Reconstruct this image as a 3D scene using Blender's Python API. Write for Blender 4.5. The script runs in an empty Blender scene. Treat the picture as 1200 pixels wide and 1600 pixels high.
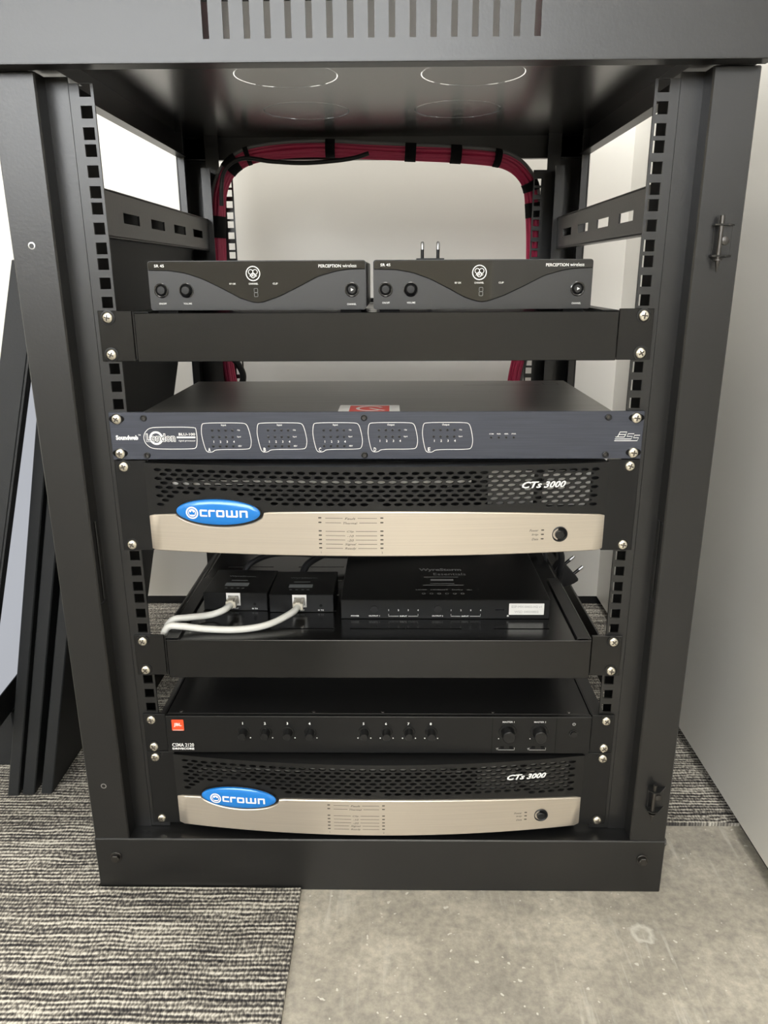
import bpy, bmesh, math, random
from mathutils import Vector, Matrix
random.seed(7)
S = 0.001                                  # all helper coordinates are millimetres
SC = bpy.context.scene
COL = SC.collection
FL = -72.0                                 # floor level

# ------------------------------------------------------------------ camera
cd = bpy.data.cameras.new('camera'); cam = bpy.data.objects.new('camera', cd); COL.objects.link(cam)
CX, CY, CZ, YAW, PIT, ROL, FPX = 16.911, -686.69, 561.58, -0.0140173, -0.3006726, -0.0047974, 1195.0
ca, sa, cb, sb, cc, sc_ = math.cos(YAW), math.sin(YAW), math.cos(PIT), math.sin(PIT), math.cos(ROL), math.sin(ROL)
f = Vector((sa*cb, ca*cb, sb)); r0 = Vector((ca, -sa, 0)); u0 = r0.cross(f)
r = cc*r0 + sc_*u0; u = -sc_*r0 + cc*u0
M = Matrix(((r.x, u.x, -f.x, CX*S), (r.y, u.y, -f.y, CY*S), (r.z, u.z, -f.z, CZ*S), (0, 0, 0, 1)))
cam.matrix_world = M
cd.sensor_fit = 'VERTICAL'; cd.sensor_height = 36; cd.lens = FPX*36/1600; cd.clip_start = 0.01
SC.camera = cam

# ------------------------------------------------------------------ world, lights, exposure
W = bpy.data.worlds.new('room_light'); SC.world = W; W.use_nodes = True
W.node_tree.nodes['Background'].inputs[0].default_value = (0.93, 0.96, 1.0, 1)
W.node_tree.nodes['Background'].inputs[1].default_value = 0.55
SC.view_settings.view_transform = 'Standard'; SC.view_settings.look = 'None'
SC.view_settings.gamma = 1; SC.view_settings.use_curve_mapping = False
SC.view_settings.exposure = 0.15
def area(name, loc, target, sx, sy, power, col=(1, 1, 1)):
    l = bpy.data.lights.new(name, 'AREA'); l.shape = 'RECTANGLE'; l.size = sx; l.size_y = sy; l.energy = power; l.color = col
    o = bpy.data.objects.new(name, l); COL.objects.link(o); o.location = loc
    o.rotation_euler = (Vector(target)-Vector(loc)).to_track_quat('-Z', 'Y').to_euler(); return o
area('ceiling_lamp_light', (0.1, -1.5, 2.5), (0.1, -1.3, 0), 1.3, 1.3, 26, (1.0, 0.96, 0.88))
area('ceiling_lamp_light', (-0.1, 0.25, 2.5), (-0.1, 0.4, 0), 1.8, 0.6, 54, (1.0, 0.98, 0.95))

# ------------------------------------------------------------------ materials
MT = {}
def fill_ramp(cr, els):
    e = cr.elements
    while len(e) > 1: e.remove(e[-1])
    e[0].position = els[0][0]; e[0].color = (*els[0][1], 1)
    for p, c in els[1:]: q = e.new(p); q.color = (*c, 1)
def nd(t, ty, **kw):
    n = t.nodes.new(ty)
    for k, v in kw.items(): setattr(n, k, v)
    return n
def mat(name, col, rough=0.5, metal=0.0, bump=None, spec=0.5, coat=0, var=None, aniso=None, emit=None):
    m = bpy.data.materials.new(name); m.use_nodes = True; t = m.node_tree
    b = t.nodes['Principled BSDF']
    b.inputs['Base Color'].default_value = (*col, 1); b.inputs['Roughness'].default_value = rough
    b.inputs['Metallic'].default_value = metal; b.inputs['Specular IOR Level'].default_value = spec
    b.inputs['Coat Weight'].default_value = coat
    if emit: b.inputs['Emission Color'].default_value = (*emit[:3], 1); b.inputs['Emission Strength'].default_value = emit[3]
    tc = nd(t, 'ShaderNodeTexCoord')
    if bump:
        n = nd(t, 'ShaderNodeTexNoise'); n.inputs['Scale'].default_value = bump[0]; n.inputs['Detail'].default_value = 2
        t.links.new(tc.outputs['Object'], n.inputs['Vector'])
        bp = nd(t, 'ShaderNodeBump'); bp.inputs['Strength'].default_value = bump[1]; bp.inputs['Distance'].default_value = bump[2] if len(bump) > 2 else 0.0005
        t.links.new(n.outputs['Fac'], bp.inputs['Height']); t.links.new(bp.outputs['Normal'], b.inputs['Normal'])
    if var:   # (scale_xyz, amount): value variation of the colour
        mp = nd(t, 'ShaderNodeMapping'); mp.inputs['Scale'].default_value = var[0]
        n = nd(t, 'ShaderNodeTexNoise'); n.inputs['Scale'].default_value = 1; n.inputs['Detail'].default_value = 4
        t.links.new(tc.outputs['Object'], mp.inputs['Vector']); t.links.new(mp.outputs['Vector'], n.inputs['Vector'])
        rp = nd(t, 'ShaderNodeValToRGB'); a = var[1]
        rp.color_ramp.elements[0].position = 0.3; rp.color_ramp.elements[1].position = 0.7
        rp.color_ramp.elements[0].color = (*[c*(1-a) for c in col], 1); rp.color_ramp.elements[1].color = (*[min(1, c*(1+a)) for c in col], 1)
        t.links.new(n.outputs['Fac'], rp.inputs['Fac']); t.links.new(rp.outputs['Color'], b.inputs['Base Color'])
    MT[name] = m; return m
mat('powder_black', (0.006, 0.006, 0.006), 0.33, 0, (380, 0.16, 0.0004), 0.7)
mat('rail_black', (0.006, 0.006, 0.006), 0.33, 0, (380, 0.12, 0.0004), 0.7)
mat('shelf_black', (0.005, 0.005, 0.005), 0.20, 0, (380, 0.05, 0.0002), 0.5)
mat('panel_satin', (0.03, 0.03, 0.03), 0.24, 0, (380, 0.03, 0.0001), 1.0).node_tree.nodes['Principled BSDF'].inputs['IOR'].default_value = 2.7
mat('device_black', (0.007, 0.007, 0.007), 0.34, 0, (380, 0.05, 0.0002), 0.32)
mat('plastic_black', (0.008, 0.008, 0.008), 0.34, 0, (600, 0.05, 0.0002), 0.4)
mat('gloss_black', (0.006, 0.006, 0.007), 0.04, 0, None, 0.7, 0.3)
mat('receiver_grey', (0.013, 0.013, 0.013), 0.38, 0, (380, 0.05, 0.0002), 0.6)
mat('matte_black', (0.005, 0.005, 0.005), 0.75, 0, (380, 0.05, 0.0002), 0.15)
mat('zinc', (0.78, 0.74, 0.64), 0.22, 1.0, (300, 0.2, 0.0003))
mat('bolt_dark', (0.10, 0.095, 0.09), 0.35, 1.0, (300, 0.3, 0.0003))
mat('edge_metal', (0.60, 0.60, 0.60), 0.3, 1.0, (300, 0.1, 0.0002))
mat('deep_black', (0.004, 0.004, 0.004), 0.8, 0, (200, 0.05), 0.2)
mat('blue_panel', (0.055, 0.060, 0.078), 0.38, 0.35, (300, 0.03), 0.5, 0, ((20, 20, 900), 0.12))
mat('steel_lid', (0.16, 0.155, 0.142), 0.36, 0.7, (500, 0.05), 0.5, 0, ((8, 300, 8), 0.10))
mat('silver', (0.62, 0.555, 0.47), 0.36, 0.75, (900, 0.03), 0.5, 0, ((6, 6, 900), 0.05))
mat('badge_blue', (0.006, 0.19, 0.62), 0.22, 0.1, (100, 0.01), 0.5, 0.6)
mat('print_white', (0.80, 0.80, 0.78), 0.55, 0, (400, 0.02))
mat('print_grey', (0.33, 0.33, 0.32), 0.5, 0, (400, 0.02))
mat('print_dark', (0.055, 0.045, 0.035), 0.5, 0, (400, 0.02))
mat('print_dim', (0.19, 0.20, 0.20), 0.5, 0, (400, 0.02))
mat('logo_orange', (0.78, 0.075, 0.02), 0.4, 0, (400, 0.02))
mat('sticker_red', (0.62, 0.035, 0.02), 0.4, 0, (400, 0.02))
mat('sticker_white', (0.74, 0.73, 0.70), 0.35, 0, (400, 0.02))
mat('fan_grey', (0.50, 0.49, 0.46), 0.4, 0.6, (200, 0.05))
mat('cable_red', (0.60, 0.04, 0.12), 0.45, 0, (200, 0.1, 0.0005))
mat('cable_grey', (0.20, 0.20, 0.20), 0.5, 0, (200, 0.1))
mat('cable_white', (0.62, 0.61, 0.57), 0.42, 0, (200, 0.05))
mat('cable_black', (0.010, 0.010, 0.011), 0.5, 0, (200, 0.05))
mat('strap_black', (0.008, 0.008, 0.008), 0.85, 0, (900, 0.5, 0.0008), 0.2)
mat('clear_plug', (0.50, 0.46, 0.38), 0.15, 0.0, (200, 0.05), 0.6, 0.4)
mat('board_black', (0.012, 0.013, 0.014), 0.55, 0, (700, 0.25, 0.0004), 0.4)
mat('screen_reflection_glow', (0.02, 0.02, 0.02), 0.06, 0.0, (3, 0.02), 0.8, 0, None, None, (0.80, 0.83, 0.90, 0.50))  # flat pale emission stands in for the bright reflection on the unlit screen
mat('wall_white', (0.72, 0.70, 0.655), 0.38, 0, (60, 0.05, 0.0008), 0.5, 0, ((1.3, 1.3, 1.3), 0.03))
mat('wall_partition', (0.66, 0.645, 0.60), 0.30, 0, (40, 0.05, 0.001), 0.5, 0, ((3, 3, 3), 0.04))
mat('wall_beige', (0.66, 0.62, 0.53), 0.6, 0, (60, 0.05, 0.0008), 0.4, 0, ((1, 1, 1), 0.03))
mat('ceiling_white', (0.75, 0.74, 0.71), 0.8, 0, (80, 0.1, 0.001))
mat('skirting_black', (0.006, 0.006, 0.007), 0.6, 0, (80, 0.1, 0.001))
mat('lamp_glow', (0.9, 0.9, 0.9), 0.5, 0, None, 0.5, 0, None, None, (1.0, 0.96, 0.88, 5.0))
mat('window_glow', (0.9, 0.9, 0.9), 0.5, 0, None, 0.5, 0, None, None, (0.95, 0.975, 1.0, 11.0))

def concrete():
    m = mat('concrete', (0.4, 0.38, 0.33), 0.5); t = m.node_tree; b = t.nodes['Principled BSDF']; L = t.links.new
    tc = [n for n in t.nodes if n.type == 'TEX_COORD'][0]
    def noise(sc, det=6, dist=0.0, mp=None, rough=.6):
        n = nd(t, 'ShaderNodeTexNoise'); n.inputs['Scale'].default_value = sc; n.inputs['Detail'].default_value = det; n.inputs['Distortion'].default_value = dist; n.inputs['Roughness'].default_value = rough
        if mp:
            q = nd(t, 'ShaderNodeMapping'); q.inputs['Scale'].default_value = mp[0]; q.inputs['Rotation'].default_value = (0, 0, mp[1]); L(tc.outputs['Object'], q.inputs['Vector']); L(q.outputs['Vector'], n.inputs['Vector'])
        else: L(tc.outputs['Object'], n.inputs['Vector'])
        return n
    def ramp(src, els):
        rp = nd(t, 'ShaderNodeValToRGB'); fill_ramp(rp.color_ramp, els)
        L(src, rp.inputs['Fac']); return rp
    def mix(fac, a, bb, mode='MIX'):
        x = nd(t, 'ShaderNodeMix', data_type='RGBA', blend_type=mode)
        if isinstance(fac, float): x.inputs[0].default_value = fac
        else: L(fac, x.inputs[0])
        L(a, x.inputs[6]); L(bb, x.inputs[7]); return x.outputs[2]
    base = ramp(noise(6, 12, 0.0, None, 0.72).outputs['Fac'], [(0.32, (0.27, 0.25, 0.215)), (0.50, (0.40, 0.37, 0.31)), (0.66, (0.58, 0.535, 0.445))])
    fine = ramp(noise(110, 8, 0.0, None, 0.7).outputs['Fac'], [(0.34, (0.66, 0.66, 0.67)), (0.66, (1.22, 1.21, 1.18))])
    c = mix(0.75, base.outputs[0], fine.outputs[0], 'MULTIPLY')
    scr = ramp(noise(1, 4, 0.0, ((120, 9, 1), 0.5)).outputs['Fac'], [(0.54, (0, 0, 0)), (0.68, (0.75, 0.75, 0.75))])
    msk = ramp(noise(9, 3).outputs['Fac'], [(0.42, (0, 0, 0)), (0.58, (0.8, 0.8, 0.8))])
    sm = nd(t, 'ShaderNodeMath', operation='MULTIPLY'); L(scr.outputs[0], sm.inputs[0]); L(msk.outputs[0], sm.inputs[1])
    lt = nd(t, 'ShaderNodeRGB'); lt.outputs[0].default_value = (0.62, 0.60, 0.53, 1)
    c = mix(sm.outputs[0], c, lt.outputs[0])
    spk = ramp(noise(150, 1).outputs['Fac'], [(0.73, (0, 0, 0)), (0.75, (1, 1, 1))]); c = mix(spk.outputs[0], c, lt.outputs[0])
    # old paint ring on the slab
    ps = nd(t, 'ShaderNodeMapping'); ps.vector_type = 'POINT'; ps.inputs['Location'].default_value = (-0.2665, 0.0746, 0.072)
    L(tc.outputs['Object'], ps.inputs['Vector'])
    wob = nd(t, 'ShaderNodeTexNoise'); wob.inputs['Scale'].default_value = 90; L(tc.outputs['Object'], wob.inputs['Vector'])
    ln = nd(t, 'ShaderNodeVectorMath', operation='LENGTH'); L(ps.outputs['Vector'], ln.inputs[0])
    ad = nd(t, 'ShaderNodeMath', operation='MULTIPLY_ADD'); L(wob.outputs['Fac'], ad.inputs[0]); ad.inputs[1].default_value = 0.014; L(ln.outputs['Value'], ad.inputs[2])
    ring = ramp(ad.outputs[0], [(0.0, (0.12,)*3), (0.0130, (0.12,)*3), (0.0150, (0.95,)*3), (0.0168, (0.95,)*3), (0.0185, (0, 0, 0))])
    c = mix(ring.outputs[0], c, lt.outputs[0])
    L(c, b.inputs['Base Color'])
    bp = nd(t, 'ShaderNodeBump'); bp.inputs['Strength'].default_value = 0.35; bp.inputs['Distance'].default_value = 0.001
    L(noise(45, 8, 0.4).outputs['Fac'], bp.inputs['Height']); L(bp.outputs['Normal'], b.inputs['Normal'])
    rr = ramp(noise(12, 4).outputs['Fac'], [(0.3, (0.35,)*3), (0.7, (0.6,)*3)]); L(rr.outputs[0], b.inputs['Roughness'])
concrete()
def carpet_mat():
    m = mat('carpet_loop', (0.2, 0.2, 0.2), 0.95, 0, None, 0.1); t = m.node_tree; b = t.nodes['Principled BSDF']; L = t.links.new
    tc = [n for n in t.nodes if n.type == 'TEX_COORD'][0]
    def nz(scl, det=2):
        q = nd(t, 'ShaderNodeMapping'); q.inputs['Scale'].default_value = scl
        n = nd(t, 'ShaderNodeTexNoise'); n.inputs['Scale'].default_value = 1; n.inputs['Detail'].default_value = det
        L(tc.outputs['Object'], q.inputs['Vector']); L(q.outputs['Vector'], n.inputs['Vector']); return n.outputs['Fac']
    streak = nz((11, 190, 1), 3); loops = nz((330, 230, 1), 0); patch = nz((4, 16, 1), 2)
    def mth(op, x, y_, z=None):
        n = nd(t, 'ShaderNodeMath', operation=op)
        for i, v in enumerate((x, y_, z)):
            if v is None: continue
            if isinstance(v, (int, float)): n.inputs[i].default_value = v
            else: L(v, n.inputs[i])
        return n.outputs[0]
    sp_ = nd(t, 'ShaderNodeSeparateXYZ'); L(tc.outputs['Object'], sp_.inputs[0])
    wob = nz((18, 30, 1), 1)
    row = mth('SINE', mth('ADD', mth('MULTIPLY', sp_.outputs['Y'], 2*math.pi/0.0052), mth('MULTIPLY', wob, 9.0)), 0.0)      # yarn rows about 5 mm apart
    loop = mth('SINE', mth('ADD', mth('MULTIPLY', sp_.outputs['X'], 2*math.pi/0.0034), mth('MULTIPLY', mth('ADD', loops, wob), 9.0)), 0.0)
    rl = mth('MULTIPLY_ADD', row, 0.16, mth('MULTIPLY', loop, 0.07))
    a = mth('ADD', streak, mth('MULTIPLY_ADD', loops, 0.55, rl))
    a2 = mth('MULTIPLY_ADD', patch, 0.25, a)
    rp = nd(t, 'ShaderNodeValToRGB'); fill_ramp(rp.color_ramp, [(p*0.72, c) for p, c in [(0.55, (0.018, 0.018, 0.020)), (0.82, (0.060, 0.056, 0.054)), (0.98, (0.14, 0.13, 0.115)), (1.14, (0.30, 0.28, 0.24)), (1.34, (0.60, 0.57, 0.50))]])
    L(mth('MULTIPLY', a2, 0.83), rp.inputs['Fac']); L(rp.outputs[0], b.inputs['Base Color'])
    bp = nd(t, 'ShaderNodeBump'); bp.inputs['Strength'].default_value = 0.7; bp.inputs['Distance'].default_value = 0.002
    L(a, bp.inputs['Height']); L(bp.outputs['Normal'], b.inputs['Normal'])
carpet_mat()

# ------------------------------------------------------------------ geometry helpers (mm)
AX = {'xz': (0, 2, 1), 'yz': (1, 2, 0), 'xy': (0, 1, 2)}
def P(plane, u, v, w):
    a = AX[plane]; q = [0, 0, 0]; q[a[0]] = u; q[a[1]] = v; q[a[2]] = w; return Vector(q)
TXT = None
class B:
    def __init__(s): s.bm = bmesh.new()
    def face(s, pts, mi=0):
        try: f_ = s.bm.faces.new([s.bm.verts.new(Vector(p)) for p in pts]); f_.material_index = mi; return f_
        except ValueError: pass
    def box(s, x0, x1, y0, y1, z0, z1, bev=0.0, M_=None, seg=1):
        x0, x1 = sorted((x0, x1)); y0, y1 = sorted((y0, y1)); z0, z1 = sorted((z0, z1))
        v = [s.bm.verts.new((x, y, z)) for x in (x0, x1) for y in (y0, y1) for z in (z0, z1)]
        fs = [s.bm.faces.new([v[i] for i in q]) for q in ((0, 1, 3, 2), (4, 6, 7, 5), (0, 4, 5, 1), (2, 3, 7, 6), (0, 2, 6, 4), (1, 5, 7, 3))]
        vs = v
        if bev:
            es = list({e for f_ in fs for e in f_.edges})
            rr = bmesh.ops.bevel(s.bm, geom=es, offset=bev, segments=seg, affect='EDGES', profile=0.5)
            vs = list({w for f_ in rr['faces'] for w in f_.verts} | {w for w in v if w.is_valid})
        if M_: bmesh.ops.transform(s.bm, matrix=M_, verts=[w for w in vs if w.is_valid])
        return s
    def lathe(s, prof, c=(0, 0, 0), ax='y-', seg=20, closed=True):
        """prof = [(radius, height)...] along the axis; ax: 'y-' points to the viewer, 'z+' up, or a Vector"""
        d = {'y-': Vector((0, -1, 0)), 'z+': Vector((0, 0, 1)), 'x+': Vector((1, 0, 0))}.get(ax, ax) if isinstance(ax, str) else ax.normalized()
        q = d.to_track_quat('Z', 'Y'); c = Vector(c); rings = []
        for rr, h in prof:
            if rr < 1e-6: rings.append([s.bm.verts.new(c + q @ Vector((0, 0, h)))])
            else: rings.append([s.bm.verts.new(c + q @ Vector((rr*math.cos(2*math.pi*k/seg), rr*math.sin(2*math.pi*k/seg), h))) for k in range(seg)])
        for a, b_ in zip(rings, rings[1:]):
            for k in range(seg):
                k2 = (k+1) % seg
                if len(a) == 1 and len(b_) == 1: continue
                if len(a) == 1: s.bm.faces.new((a[0], b_[k], b_[k2]))
                elif len(b_) == 1: s.bm.faces.new((a[k], a[k2], b_[0]))
                else: s.bm.faces.new((a[k], a[k2], b_[k2], b_[k]))
        if closed:
            if len(rings[0]) > 1: s.bm.faces.new(list(reversed(rings[0])))
            if len(rings[-1]) > 1: s.bm.faces.new(rings[-1])
        return s
    def tube(s, pts, rad, seg=8, smooth_n=0):
        pts = [Vector(p) for p in pts]
        if smooth_n: pts = spline(pts, smooth_n)
        t0 = (pts[1]-pts[0]).normalized(); n = t0.orthogonal().normalized(); rings = []
        for i, p in enumerate(pts):
            t = (pts[min(i+1, len(pts)-1)] - pts[max(i-1, 0)]).normalized()
            n = (n - t*n.dot(t)).normalized(); b_ = t.cross(n)
            rr = rad(i/(len(pts)-1)) if callable(rad) else rad
            rings.append([s.bm.verts.new(p + (n*math.cos(2*math.pi*k/seg) + b_*math.sin(2*math.pi*k/seg))*rr) for k in range(seg)])
        for a, b2 in zip(rings, rings[1:]):
            for k in range(seg): s.bm.faces.new((a[k], a[(k+1) % seg], b2[(k+1) % seg], b2[k]))
        s.bm.faces.new(list(reversed(rings[0]))); s.bm.faces.new(rings[-1]); return s
    def prism(s, pts, plane, w0, w1):
        a = [s.bm.verts.new(P(plane, p[0], p[1], w0)) for p in pts]; b_ = [s.bm.verts.new(P(plane, p[0], p[1], w1)) for p in pts]
        n = len(pts); s.bm.faces.new(a); s.bm.faces.new(list(reversed(b_)))
        for i in range(n): s.bm.faces.new((a[i], b_[i], b_[(i+1) % n], a[(i+1) % n]))
        return s
    def plate(s, plane, u0, u1, v0, v1, w0, w1, holes=()):
        us = sorted({u0, u1} | {h for q in holes for h in q[:2]}); vs = sorted({v0, v1} | {h for q in holes for h in q[2:4]})
        def inside(i, j):
            if i < 0 or j < 0 or i >= len(us)-1 or j >= len(vs)-1: return True
            cu = (us[i]+us[i+1])/2; cv = (vs[j]+vs[j+1])/2
            return any(q[0] < cu < q[1] and q[2] < cv < q[3] for q in holes)
        cache = {}
        def V(i, j, w):
            k = (i, j, w)
            if k not in cache: cache[k] = s.bm.verts.new(P(plane, us[i], vs[j], w))
            return cache[k]
        for i in range(len(us)-1):
            for j in range(len(vs)-1):
                if inside(i, j): continue
                s.bm.faces.new((V(i, j, w0), V(i+1, j, w0), V(i+1, j+1, w0), V(i, j+1, w0)))
                s.bm.faces.new((V(i, j+1, w1), V(i+1, j+1, w1), V(i+1, j, w1), V(i, j, w1)))
                for di, dj, a, b_ in ((-1, 0, (i, j), (i, j+1)), (1, 0, (i+1, j), (i+1, j+1)), (0, -1, (i, j), (i+1, j)), (0, 1, (i, j+1), (i+1, j+1))):
                    if inside(i+di, j+dj): s.bm.faces.new((V(*a, w0), V(*b_, w0), V(*b_, w1), V(*a, w1)))
        return s
    def chaikin(s, pts, n=2):
        pts = [Vector(p) for p in pts]
        for _ in range(n): pts = [q for i in range(len(pts)) for q in (pts[i]*0.78+pts[(i+1) % len(pts)]*0.22, pts[i]*0.22+pts[(i+1) % len(pts)]*0.78)]
        return pts
    def ribbon(s, pts, w, width, plane='xz', closed=True):
        n = len(pts); vin = []; vout = []
        for i in range(n):
            p0 = Vector(pts[(i-1) % n] if closed or i else pts[0]); p1 = Vector(pts[i]); p2 = Vector(pts[(i+1) % n] if closed or i < n-1 else pts[-1])
            d = (p2-p0); d = d.normalized() if d.length else Vector((1, 0)); nn = Vector((-d.y, d.x))*width/2
            vin.append(s.bm.verts.new(P(plane, *(p1+nn), w))); vout.append(s.bm.verts.new(P(plane, *(p1-nn), w)))
        for i in range(n if closed else n-1):
            j = (i+1) % n; s.bm.faces.new((vin[i], vin[j], vout[j], vout[i]))
        return s
    def text(s, st, cx, cz, h=None, w=None, y=0, plane='xz', bold=0.0, shear=0.0, align='C', th=0.0, cond=1.0):
        """lettering fitted to height h (mm) and width w (mm), centred at (cx, cz) in the plane"""
        cu = bpy.data.curves.new('t', 'FONT'); cu.body = st; cu.offset = bold; cu.shear = shear; cu.resolution_u = 2; cu.size = 1
        ob = bpy.data.objects.new('t', cu); COL.objects.link(ob); bpy.context.view_layer.update()
        me = bpy.data.meshes.new_from_object(ob.evaluated_get(bpy.context.evaluated_depsgraph_get()))
        bpy.data.objects.remove(ob); bpy.data.curves.remove(cu)
        if not me.vertices: return s
        xs = [v.co.x for v in me.vertices]; ys = [v.co.y for v in me.vertices]
        x0, x1, y0, y1 = min(xs), max(xs), min(ys), max(ys)
        k = (h/(y1-y0)) if h else (w/(x1-x0)); kx = (w/(x1-x0)) if w else k*cond
        ox = {'C': -(x0+x1)/2, 'L': -x0, 'R': -x1}[align]
        vs = [s.bm.verts.new(P(plane, cx+(v.co.x+ox)*kx, cz+(v.co.y-(y0+y1)/2)*k, y)) for v in me.vertices]
        fs = []
        for p in me.polygons:
            try: fs.append(s.bm.faces.new([vs[i] for i in p.vertices]))
            except ValueError: pass
        if th:
            rr = bmesh.ops.extrude_face_region(s.bm, geom=fs)
            d = P(plane, 0, 0, th)
            bmesh.ops.translate(s.bm, vec=d, verts=[g for g in rr['geom'] if isinstance(g, bmesh.types.BMVert)])
        bpy.data.meshes.remove(me); return s
    def xf(s, M_): bmesh.ops.transform(s.bm, matrix=M_, verts=s.bm.verts); return s
    def build(s, name, m, parent=None, smooth=False, org=None):
        """mm -> m; vertices relative to the parent's location"""
        bmesh.ops.recalc_face_normals(s.bm, faces=s.bm.faces)
        off = Vector(parent['org']) if parent is not None else Vector(org or (0, 0, 0))
        bmesh.ops.translate(s.bm, vec=-off, verts=s.bm.verts); bmesh.ops.scale(s.bm, vec=(S, S, S), verts=s.bm.verts)
        me = bpy.data.meshes.new(name); s.bm.to_mesh(me); s.bm.free()
        if smooth:
            for p in me.polygons: p.use_smooth = True
            if hasattr(me, 'set_sharp_from_angle'): me.set_sharp_from_angle(angle=0.6)
        me.materials.append(MT[m] if isinstance(m, str) else m)
        o = bpy.data.objects.new(name, me); COL.objects.link(o)
        if parent is not None: o.parent = parent; o['org'] = list(off)
        else: o.location = off*S; o['org'] = list(off)
        return o
def spline(pts, n):
    out = []; N = len(pts)
    for i in range(N-1):
        p0 = pts[max(i-1, 0)]; p1 = pts[i]; p2 = pts[i+1]; p3 = pts[min(i+2, N-1)]
        for k in range(n):
            t = k/n; out.append(0.5*((2*p1) + (p2-p0)*t + (2*p0-5*p1+4*p2-p3)*t*t + (3*p1-p0-3*p2+p3)*t**3))
    out.append(pts[-1]); return out
def tag(o, label, cat, group=None, kind=None):
    o['label'] = label; o['category'] = cat
    if group: o['group'] = group
    if kind: o['kind'] = kind
    return o
def thing(name, loc, label, cat, group=None):
    o = bpy.data.objects.new(name, None); COL.objects.link(o); o.empty_display_size = 0.02
    o.location = Vector(loc)*S; o['org'] = list(loc); return tag(o, label, cat, group)
def struct(o): o['kind'] = 'structure'; return o
def dup(o, dv=(0, 0, 0), parent=None):
    c = o.copy(); COL.objects.link(c)
    if parent is not None: c.parent = parent
    else: c.location = o.location + Vector(dv)*S
    c['org'] = [a+b for a, b in zip(o['org'], dv)]
    for ch in [q for q in list(o.children)]: dup(ch, dv, c)
    return c
def lab(o, l): o['label'] = l; return o
def rrect(x0, x1, z0, z1, rad, n=4):
    pts = []
    for cx, cz, a0 in ((x1-rad, z1-rad, 0), (x0+rad, z1-rad, 90), (x0+rad, z0+rad, 180), (x1-rad, z0+rad, 270)):
        for k in range(n+1):
            a = math.radians(a0+90*k/n); pts.append((cx+rad*math.cos(a), cz+rad*math.sin(a)))
    return pts
def U(un, h): return (un-1)*44.45 + (6.35, 22.225, 38.1)[h]

# ------------------------------------------------------------------ setting
b = B(); b.box(-3600, 450, -4700, 790, FL-40, FL); struct(b.build('floor', 'concrete'))
b = B(); b.box(-3600, 432, 718, 815, -49, 2600); b.box(-3600, 432, 740, 815, FL, -49); struct(b.build('wall_back', 'wall_white'))
b = B(); b.box(418, 460, -2600, 718, -49, 2600); struct(b.build('wall_right', 'wall_partition'))
b = B(); b.box(432, 445, -2600, 726, FL, -49); struct(b.build('baseboard_right', 'skirting_black'))
b = B(); b.box(-3600, 432, 726, 740, FL, -49); struct(b.build('baseboard_back', 'skirting_black'))
b = B(); b.box(-3640, -3600, -4700, 815, FL, 2600); struct(b.build('wall_left', 'wall_beige'))
b = B(); b.plate('xz', -3600, 2600, FL, 2600, -4740, -4700, [(-3400, -560, 1150, 2500), (-480, 2400, 1150, 2500)]); struct(b.build('wall_front', 'wall_beige'))
b = B(); b.box(2560, 2600, -4700, -2600, FL, 2600); b.box(460, 2560, -2600, -2560, FL, 2600); struct(b.build('wall_far_right', 'wall_beige'))
b = B(); b.box(450, 2600, -4700, -2600, FL-40, FL); struct(b.build('floor', 'concrete'))
b = B(); b.box(-3640, 2600, -4740, 815, 2600, 2640); struct(b.build('ceiling', 'ceiling_white'))
for i, (x0, x1) in enumerate(((-3400, -560), (-480, 2400))):
    w = struct(B().box(x0, x1, -4738, -4730, 1150, 2500).build('window_%d' % (i+1), 'window_glow'))
    for k in range(4):
        xx = x0 + (x1-x0)*k/3; B().box(xx-25, xx+25, -4730, -4700, 1150, 2500, 2).build('mullion', 'wall_white', w)
# carpet tiles laid in an L around the bare slab
b = B(); b.plate('xy', -3600, 431, -4700, 725, FL, FL+4.5, [(-83.5, 431, -4700, 83), (-302.5, 302.5, -22, 581.5)])
tag(b.build('carpet', 'carpet_loop'), 'grey and cream striped loop carpet stopping at the bare concrete', 'carpet')

# ------------------------------------------------------------------ rack cabinet
rack = thing('rack_cabinet', (0, 280, FL), 'black steel equipment rack cabinet with open front and sides', 'rack')
PT = 714.5
def post(sx, back):
    b = B(); PT = 760 if back else 714.5
    def bx(x0, x1, y0, y1, z0, z1, bv=0.5):
        if back: y0, y1 = 560-y1, 560-y0
        b.box(sx*x0, sx*x1, y0, y1, z0, z1, bv)
    bx(263.6, 300, -20.2, -18, -6.5, PT, 1.0)                # face
    bx(298, 300, -18.5, 38, -6.5, PT)                      # outer side
    bx(288, 298, 36, 38, -6.5, PT)                         # side lip
    bx(263.6, 265.6, -18.5, 1.5, 342, PT); bx(263.6, 265.6, -18.5, 1.5, -6.5, 262)     # inner return, interrupted by a slot
    bx(263.6, 265.6, -18.5, -11, 262, 342); bx(263.6, 265.6, -7.5, 1.5, 262, 342)
    bx(245.5, 264.5, -0.5, 1.5, -6.5, PT, 0.1)                    # inner flange
    return b.build('corner_post', 'powder_black', rack)
posts = {}
for sx in (-1, 1):
    for bk in (0, 1): posts[sx, bk] = post(sx, bk)
for z in (585.9, 58.9):
    b = B(); b.lathe([(3.0, -0.2), (2.9, 0.3), (2.1, 0.4), (1.9, -0.1)], (-283.2, -20, z), 'y-', 18, False)
    o = b.build('rivet_nut', 'edge_metal', posts[-1, 0], True)
    b = B(); b.lathe([(2.1, 0), (2.1, 0.15)], (-283.2, -20, z), 'y-', 14); b.build('hole', 'deep_black', posts[-1, 0])
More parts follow.
